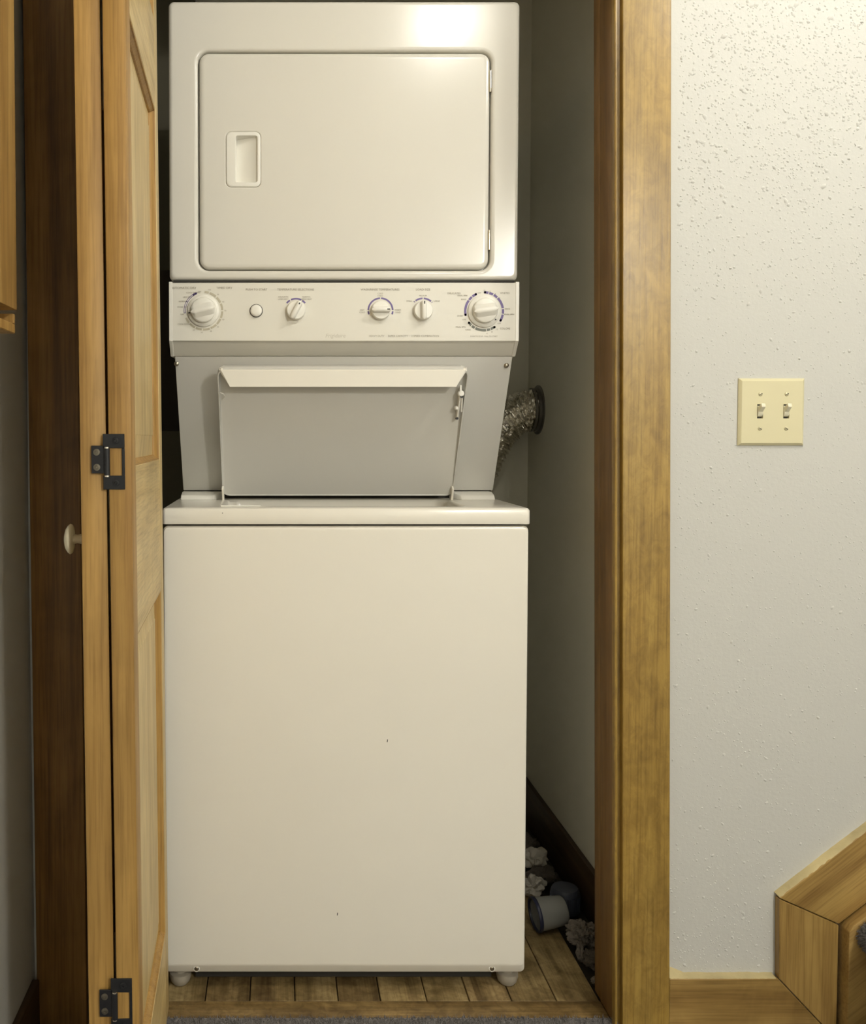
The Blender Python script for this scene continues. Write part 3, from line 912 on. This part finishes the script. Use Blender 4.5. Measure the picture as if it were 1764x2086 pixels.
# washer timer
kx = 0.4030
knob(kx, KZ - 0.0006, 0.0318, 0.0240, 0.016, 8, (0.0255, 0.0288, -39, 0.0008))
rA, rB = 0.0345, 0.0390
cz = KZ - 0.001
for cuts, mt in (([115, 130, 144, 192], 'purple'), ([89, 76, 61, 45.5, 8, -8.5, -30], 'purple'), ([216, 229, 241.5, 277.5, 290, 305], 'greygreen')):
    cs = sorted(cuts, reverse=True)
    for i in range(len(cs) - 1):
        arc(kx, cz, rA, rB, cs[i] - 1.3, cs[i + 1] + 1.3, mt)
    for a_ in (cs[0] - 1.3, cs[-1] + 1.3):
        arc(kx, cz, rA, rB, a_ + 0.4, a_ - 0.4, mt, True)
for s_, x, z, sz in (('DELICATES', 0.3440, 1.3375, 0.0052), ('WHITES', 0.4430, 1.3378, 0.0052), ('COLORS', 0.4440, 1.2690, 0.0052),
                     ('FINAL SPIN', 0.3605, 1.3330, 0.0040), ('RINSE', 0.3630, 1.3255, 0.0040), ('START', 0.3565, 1.2935, 0.0040), ('OFF', 0.3640, 1.2865, 0.0040),
                     ('FINAL SPIN', 0.3575, 1.2720, 0.0040), ('RINSE', 0.3720, 1.2665, 0.0040), ('OFF', 0.3935, 1.3380, 0.0040), ('RINSE', 0.4485, 1.3072, 0.0040),
                     ('FINAL SPIN', 0.4520, 1.2965, 0.0040), ('OFF', 0.4325, 1.2790, 0.0040), ('15', 0.4025, 1.3425, 0.0044), ('12', 0.4140, 1.3410, 0.0044), ('8', 0.4245, 1.3360, 0.0044), ('4', 0.4330, 1.3285, 0.0044),
                     ('12', 0.4280, 1.2675, 0.0044), ('8', 0.4185, 1.2625, 0.0044), ('6', 0.4090, 1.2595, 0.0044), ('PUSH TO STOP   PULL TO START', 0.4030, 1.2540, 0.0036)):
    text('lettering', s_, x, TY, z, sz, 'text', ctrl)
text('lettering', 'HEAVY DUTY  ·  SUPER CAPACITY  ·  2 SPEED COMBINATION', 0.2470, TY, 1.2545, 0.0050, 'text', ctrl)
text('lettering', 'Frigidaire', 0.1130, TY, 1.2550, 0.0105, 'brand', ctrl, shear=0.25)

# ================================================================== DRYER DUCT AND CLOSET CLUTTER
duct = root('dryer_vent_duct', 'crinkled silver foil vent duct entering the right closet wall behind the machine', 'duct', (0.66, 0.84, 1.06))
ctrl_pts = [(0.698, 0.840, 1.131), (0.670, 0.842, 1.129), (0.638, 0.846, 1.116), (0.606, 0.852, 1.088), (0.578, 0.860, 1.042), (0.552, 0.868, 0.985), (0.52, 0.872, 0.92), (0.47, 0.873, 0.86), (0.40, 0.873, 0.82)]


def catmull(P, n):
    out = []
    for i in range(len(P) - 1):
        p0, p1, p2, p3 = (Vector(P[max(i - 1, 0)]), Vector(P[i]), Vector(P[i + 1]), Vector(P[min(i + 2, len(P) - 1)]))
        for k in range(n):
            t = k / n
            out.append(0.5 * ((2 * p1) + (-p0 + p2) * t + (2 * p0 - 5 * p1 + 4 * p2 - p3) * t * t + (-p0 + 3 * p1 - 3 * p2 + p3) * t ** 3))
    out.append(Vector(P[-1]))
    return out


path = catmull(ctrl_pts, 16)
g = G()
loops = []
nseg = 56
for i, p in enumerate(path):
    a, b = path[max(i - 1, 0)], path[min(i + 1, len(path) - 1)]
    d = (b - a).normalized()
    x = d.cross(Vector((0, 0, 1))).normalized()
    y = x.cross(d)
    lp = []
    for j in range(nseg):
        th = 2 * math.pi * j / nseg
        r = 0.0525 + 0.0026 * math.sin(i * 1.9 + th * 0.6)
        q = p + (x * math.cos(th) + y * math.sin(th)) * r
        r += 0.0065 * noise.noise(q * 95) + 0.003 * noise.noise(q * 210)
        lp.append(tuple(p + (x * math.cos(th) + y * math.sin(th)) * r))
    loops.append(lp)
g.loft(loops, False, True)
g.build('foil_hose', 'foil', duct, smooth=25)
G().revolve((0.7003, 0.840, 1.131), [(0.066, 0), (0.066, -0.003), (0.063, -0.0045), (0.058, -0.005), (0.058, -0.012), (0.050, -0.012), (0.050, 0.0)], 'x', 48, False, False).build('wall_collar', 'collar', duct, smooth=40)
G().revolve((0.682, 0.8405, 1.131), [(0.0575, -0.003), (0.0588, -0.002), (0.0588, 0.002), (0.0575, 0.003)], 'x', 48, False, False).build('clamp_band', 'collar', duct, smooth=40)

# dark board on the back wall; olive ones added to darken the slit
for z0, z1, mt, lb in ((1.5152, 2.30, 'slit_shade_olive', 'added olive brown sheet shading the slit above the dark board left of the dryer'), (1.075, 1.515, 'board', 'near black wall board behind the slit left of the control panel'), (0.35, 1.0748, 'slit_shade_olive', 'added olive brown sheet shading the slit below the dark board left of the tower')):
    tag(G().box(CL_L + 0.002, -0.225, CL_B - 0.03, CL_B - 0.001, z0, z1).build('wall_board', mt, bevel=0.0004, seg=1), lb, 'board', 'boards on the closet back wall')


def crumple(c, rad, amp, freq, seed, sub=4, squash=(1, 1, 1), floor_z=0.0, facet=False):
    bm = bmesh.new()
    bmesh.ops.create_icosphere(bm, subdivisions=sub, radius=1.0)
    off = Vector((seed * 3.7, seed * 1.3, seed * 7.1))
    for v in bm.verts:
        n = v.co.normalized()
        if facet:
            k = 1 + amp * (noise.cell(n * freq + off) if False else (abs(noise.noise(n * freq + off)) * 2 - 0.6)) + amp * 0.4 * noise.noise(n * freq * 3 + off)
        else:
            k = 1 + amp * noise.fractal(n * freq + off, 0.7, 2.1, 4)
        v.co = Vector((n.x * squash[0], n.y * squash[1], n.z * squash[2])) * rad * k
    mz = min(v.co.z for v in bm.verts)
    g = G()
    bm.verts.index_update()
    V = [(v.co.x + c[0], v.co.y + c[1], max(v.co.z - mz * 1.0, 0) + floor_z) for v in bm.verts]
    Fs = [tuple(v.index for v in f.verts) for f in bm.faces]
    bm.free()
    return g.add(V, Fs)


FZ = -0.0136
# clear measuring cup lying on its side (open end towards the machine)
cup = root('measuring_cup', 'grey plastic detergent measuring cup lying on its side on the closet floor', 'cup', (0.585, 0.30, 0.0))
g = G()
cl_, rr0, rr1 = 0.064, 0.034, 0.030
loops = []
prof = [(0.0, rr0 - 0.0022), (0.0, rr0), (0.002, rr0 + 0.0004), (0.03, rr0 - 0.0016), (cl_ - 0.004, rr1), (cl_, rr1 - 0.003), (cl_, 0.001)]
inner = [(cl_ - 0.003, 0.001), (cl_ - 0.003, rr1 - 0.005), (0.03, rr0 - 0.004), (0.0, rr0 - 0.0022)]
ax = Vector((0.97, 0.10, 0.10)).normalized()
sx = ax.cross(Vector((0, 0, 1))).normalized()
sy = sx.cross(ax)
cb = Vector((0.5535, 0.312, 0.0345))
for d_, r_ in prof[::-1] + [(a_, b_) for a_, b_ in inner[::-1]]:
    loops.append([tuple(cb + ax * d_ + sx * (r_ * math.cos(2 * math.pi * j / 40)) + sy * (r_ * math.sin(2 * math.pi * j / 40))) for j in range(40)])
g.loft(loops, True, True)
g.build('cup_body', 'cup', cup, smooth=40)
g = G()
g.loft([[tuple(cb + ax * d_ + sx * (r_ * math.cos(2 * math.pi * j / 40)) + sy * (r_ * math.sin(2 * math.pi * j / 40))) for j in range(40)] for d_, r_ in ((0.001, rr0 - 0.003), (-0.003, rr0 - 0.002), (-0.004, rr0 + 0.001), (-0.002, rr0 + 0.0025), (0.004, rr0 + 0.0016), (0.004, rr0 - 0.0005))])
g.build('rim', 'navy', cup, smooth=50)
# blue-grey cap behind it
cap = root('bottle_cap', 'dark blue plastic bottle cap standing behind the measuring cup', 'cap', (0.642, 0.395, 0.0))
G().revolve((0.643, 0.395, FZ + 0.0135), [(0.030, 0), (0.0325, 0.004), (0.031, 0.045), (0.029, 0.050), (0.027, 0.053), (0.001, 0.055)], 'z', 40).build('cap_body', 'bluegrey', cap, smooth=40)
g = G()
for j in range(36):
    a = 2 * math.pi * j / 36
    x, y = 0.643 + 0.0318 * math.cos(a), 0.395 + 0.0318 * math.sin(a)
    g.box(x - 0.0008, x + 0.0008, y - 0.0008, y + 0.0008, FZ + 0.02, FZ + 0.052)
g.build('grip_ribs', 'bluegrey', cap)
# crumpled bits
tag(crumple((0.588, 0.452, 0), 0.027, 0.55, 1.5, 2, 4, (1.15, 0.8, 0.85), 0.0, True).build('dryer_sheet', 'paper', smooth=25), 'crumpled white dryer sheet left of the dark blue cap', 'dryer sheet')
pb = root('paper_wad', 'crumpled printed paper wad against the machine, furthest pale piece of litter', 'paper', (0.622, 0.555, 0))
G_ = crumple((0.622, 0.555, 0), 0.028, 0.30, 1.2, 5, 4, (1.05, 0.9, 0.9), 0.018, True)
G_.build('wad', 'paper', pb, smooth=25)
text('printing', 'JD', 0.618, 0.5285, 0.047, 0.016, 'text', pb)
tag(crumple((0.624, 0.505, 0), 0.026, 0.35, 2.2, 9, 4, (1.3, 0.9, 0.75), 0.0).build('lint_clump', 'lint_dark', smooth=60), 'dark grey lint clump under the printed paper wad', 'lint', 'lint beside the laundry machine')
tag(crumple((0.615, 0.635, 0), 0.032, 0.35, 2.0, 14, 4, (1.2, 1.0, 0.9), 0.0).build('lint_clump', 'lint_dark', smooth=60), 'blue grey lint clump at the back beside the machine', 'lint', 'lint beside the laundry machine')
tag(crumple((0.640, 0.263, 0), 0.030, 0.45, 2.4, 21, 5, (1.05, 0.9, 0.78), FZ).build('lint_clump', 'lint', smooth=60), 'large fluffy grey lint clump right of the measuring cup', 'lint', 'lint beside the laundry machine')
tag(crumple((0.6155, 0.212, 0), 0.013, 0.4, 2.0, 33, 4, (0.6, 0.8, 1.35), FZ).build('lint_clump', 'lint', smooth=60), 'small upright lint tuft below the large lint clump', 'lint', 'lint beside the laundry machine')
tag(crumple((0.642, 0.190, 0), 0.026, 0.45, 2.4, 37, 4, (1.0, 1.1, 0.6), FZ).build('lint_clump', 'lint_dark', smooth=60), 'flat dark dust clump against the door jamb', 'lint', 'lint beside the laundry machine')
tag(crumple((0.628, 0.135, 0), 0.012, 0.5, 2.2, 41, 4, (1.2, 0.7, 0.8), FZ).build('lint_clump', 'lint', smooth=60), 'tiny pale lint tuft at the foot of the right jamb', 'lint', 'lint beside the laundry machine')

# ================================================================== FOLDING DOOR
KD = -0.0082
DOOR_Z0, DOOR_Z1 = 0.02, 2.03
door = root('bifold_door', 'folded pine panel door swung open at the left of the machine', 'door', (-0.23, -0.2, 0.0))


def leaf(front, dirv, width, thick, side, mat_edge):
    """front: (x, y) of the front corner on the recessed-panel side; side=-1: thickness grows to -X."""
    d = Vector((dirv[0], dirv[1], 0)).normalized()
    n = Vector((d.y, -d.x, 0))          # points to +X side of the leaf
    o = Vector((front[0], front[1], 0))

    def xf(p):      # local: x = along width, y = depth into the leaf from its right face, z
        return o + d * p.x - n * p.y + Vector((0, 0, p.z))
    sh = (KD, 1.0255)
    st = 0.046
    for u0, u1 in ((0, st), (width - st, width)):
        g = G().box(u0, u1, 0, thick, DOOR_Z0, DOOR_Z1)
        g.build('stile', mat_edge if u0 == 0 else 'door', door, bevel=0.0018, xf=xf, shear=sh)
    rails = [(DOOR_Z0, 0.183), (0.790, 1.019), (1.618, 1.770), (1.955, DOOR_Z1)]
    for z0, z1 in rails:
        G().box(st + 0.0003, width - st - 0.0003, 0.0004, thick - 0.0004, z0, z1).build('rail', 'door_rail', door, bevel=0.0012, seg=1, xf=xf, shear=sh)
    for z0, z1 in ((0.183, 0.790), (1.019, 1.618), (1.770, 1.955)):
        def lp(ins, dep):
            a, b, c, e = st + ins, width - st - ins, z0 + ins, z1 - ins
            return [(a, dep, c), (b, dep, c), (b, dep, e), (a, dep, e)]
        g = G()
        g.loft([lp(0.0075, thick - 0.004), lp(0.0075, 0.0118), lp(0.012, 0.0118), lp(0.040, 0.0085), lp(0.042, 0.0075)], True, True)
        g.build('panel', 'door', door, smooth=20, xf=xf, shear=sh)
        gm = G()
        gm.loft([lp(-0.0004, thick - 0.004), lp(-0.0004, 0.0012), lp(0.0018, 0.0012), lp(0.0022, 0.0036), lp(0.0070, 0.0085), lp(0.0082, 0.0122), lp(0.0082, thick - 0.004)], False, False)
        gm.build('panel_moulding', 'door_edge', door, smooth=20, xf=xf, shear=sh)


leaf((-0.1889, -0.425), (-0.0163, 0.425), 0.445, 0.0295, -1, 'door_edge')
leaf((-0.2224, -0.4194), (-0.078, 0.44), 0.445, 0.0335, -1, 'door_edge')


def hinge(z0, z1, dx):
    yb = -0.4252
    sh = (KD, 1.0255)
    h = z1 - z0
    g = G()
    xl, xr = -0.2255, -0.1975
    wx0, wx1, wz0, wz1 = -0.2165, -0.2010, z0 + h * 0.25, z0 + h * 0.745
    g.box(xl, xr, yb - 0.0022, yb, wz1, z1)
    g.box(xl, xr, yb - 0.0022, yb, z0, wz0)
    g.box(wx1, xr, yb - 0.0022, yb, wz0, wz1)
    hg = g.build('hinge', 'hinge', door, bevel=0.0004, seg=1, shear=sh)
    G().box(-0.2405, -0.2235, yb - 0.0022, yb, z0 + h * 0.29, z0 + h * 0.79).build('hinge_leaf', 'hinge', hg, bevel=0.0004, seg=1, shear=sh)
    G().revolve((-0.2203, yb - 0.0022, z0 + h * 0.255), [(0.0040, 0), (0.0040, h * 0.485)], 'z', 16).build('knuckle', 'hinge', hg, shear=sh)
    for zz in (0.24, 0.75):
        G().revolve((-0.2203, yb - 0.0022, z0 + h * zz), [(0.0034, -0.0009), (0.0034, 0.0012)], 'z', 14).build('pin_end', 'chrome', hg, shear=sh)
    for x, zz, m_ in ((-0.2335, 0.40, 'hinge_screw'), (-0.2335, 0.67, 'hinge_screw'), (-0.209, 0.12, 'hinge'), (-0.209, 0.88, 'hinge')):
        c = (x, yb - 0.0022, z0 + h * zz)
        s_ = G().revolve(c, [(0.0046, 0.0005), (0.0044, -0.0008), (0.0020, -0.0012), (0.0016, -0.0003), (0.0003, -0.0003)], 'y', 18).build('screw', m_, hg, shear=sh)
    for zz in (0.40, 0.63):
        G().revolve((-0.2085, yb + 0.0003, z0 + h * zz), [(0.0024, 0), (0.0024, -0.0006), (0.0003, -0.0007)], 'y', 12).build('empty_screw_hole', 'door_edge', hg, shear=sh)


hinge(0.9892, 1.0611, 0)
hinge(0.2712, 0.3433, 0)
# white mushroom knob on the hidden face of the rear leaf
kc = Vector((-0.2655, -0.372, 0.9188))
kd = G().revolve(tuple(kc), [(0.0005, -0.0232), (0.008, -0.0227), (0.0150, -0.0206), (0.0192, -0.0176), (0.0208, -0.0152), (0.0195, -0.0132), (0.0130, -0.0118), (0.0065, -0.0110)], 'x', 32, True, False).build('pull_knob', 'knob', door, smooth=60)
G().revolve(tuple(kc), [(0.0068, -0.0115), (0.0060, -0.006), (0.0070, 0.001), (0.0090, 0.0095)], 'x', 24, True, True).build('knob_neck', 'knob_base', kd, smooth=60)

# ================================================================== WALL CABINET at the left edge
cab = root('wall_cabinet', 'honey oak wall cabinet at the upper left edge of the picture', 'cabinet', (-0.38, -0.75, 1.186))
CZB = 1.186
g = G()
g.box(WL - 0.004, -0.345, -1.15, -0.470, CZB + 0.012, 2.10)
g.build('carcass', 'cabinet', cab)
g = G().box(WL - 0.004, -0.3275, -1.15, -0.462, CZB, CZB + 0.012)
g.build('bottom_rail', 'cabinet', cab, bevel=0.001, seg=1)
G().box(WL - 0.004, -0.3275, -0.4695, -0.462, CZB + 0.0122, CZB + 0.024).build('end_stile', 'cabinet', cab, bevel=0.0005, seg=1)
G().box(-0.3445, -0.3200, -1.14, -0.4785, 1.2125, 2.09).build('cabinet_door', 'cabinet', cab, bevel=0.0015)

# ================================================================== LIGHT SWITCH
sw = root('light_switch', 'ivory double toggle light switch plate on the plaster wall', 'light switch', (0.868, 0, 1.10))
SX0, SX1, SZ0, SZ1 = 0.8100, 0.9257, 1.0425, 1.1605
T1, T2, TZ = 0.8468, 0.8928, 1.1025
# plate with two slots: built as a frame around each slot
g = G()
yo, yi = -0.0062, -0.0002
def pr_(ins, y):
    return [(SX0 + ins, y, SZ0 + ins), (SX1 - ins, y, SZ0 + ins), (SX1 - ins, y, SZ1 - ins), (SX0 + ins, y, SZ1 - ins)]
g.loft([pr_(0, yi), pr_(0.0001, -0.0022), pr_(0.0022, -0.0046), pr_(0.0048, yo)], False, False)
sw_w, sw_h = 0.0052, 0.0123
xs = [SX0 + 0.0048, T1 - sw_w, T1 + sw_w, T2 - sw_w, T2 + sw_w, SX1 - 0.0048]
zs = [SZ0 + 0.0048, TZ - sw_h, TZ + sw_h, SZ1 - 0.0048]
for i in range(5):
    for j in range(3):
        if j == 1 and i in (1, 3):
            continue
        g.add([(xs[i], yo, zs[j]), (xs[i + 1], yo, zs[j]), (xs[i + 1], yo, zs[j + 1]), (xs[i], yo, zs[j + 1])], [(0, 1, 2, 3)])
for tx in (T1, T2):
    lo = [(tx - sw_w, TZ - sw_h), (tx + sw_w, TZ - sw_h), (tx + sw_w, TZ + sw_h), (tx - sw_w, TZ + sw_h)]
    g.loft([LY(lo, yo), LY(lo, -0.0008)], False, False)
g.build('plate', 'ivory', sw, smooth=25)
for tx in (T1, T2):
    G().box(tx - sw_w, tx + sw_w, -0.0012, -0.0006, TZ - sw_h, TZ + sw_h).build('slot_back', 'gap', sw)
    tg = G()
    # rocking base and the lever pushed up
    tg.prism_x([(-0.0012, TZ - 0.0095), (-0.0062, TZ - 0.0088), (-0.0085, TZ - 0.0040), (-0.0085, TZ + 0.003), (-0.0050, TZ + 0.0102), (-0.0012, TZ + 0.0102)], tx - 0.0044, tx + 0.0044)
    t_ = tg.build('toggle', 'ivory2', sw, bevel=0.0006, seg=1)
    lv = G()
    lv.loft([[(tx - 0.0040, -0.007, TZ - 0.002), (tx + 0.0040, -0.007, TZ - 0.002), (tx + 0.0040, -0.006, TZ + 0.008), (tx - 0.0040, -0.006, TZ + 0.008)],
             [(tx - 0.0036, -0.0185, TZ + 0.0075), (tx + 0.0036, -0.0185, TZ + 0.0075), (tx + 0.0036, -0.0165, TZ + 0.0140), (tx - 0.0036, -0.0165, TZ + 0.0140)]], True, True)
    lv.build('lever', 'ivory2', t_, bevel=0.0010)
    for dz, a in ((0.0302, 0.4), (-0.0302, -0.5)):
        c = (tx, yo, TZ + dz)
        s_ = G().revolve(c, [(0.0036, 0.0002), (0.0034, -0.0007), (0.0024, -0.0014), (0.0003, -0.0016)], 'y', 18).build('plate_screw', 'ivory_screw', sw, smooth=50)
        d = Vector((math.cos(a), 0, math.sin(a)))
        t = Vector((-d.z, 0, d.x)) * 0.0005
        cc = Vector(c) + Vector((0, -0.0018, 0))
        G().add([tuple(cc + d * 0.003 + t), tuple(cc - d * 0.003 + t), tuple(cc - d * 0.003 - t), tuple(cc + d * 0.003 - t)], [(0, 1, 2, 3)]).build('screw_slot', 'gap', s_)
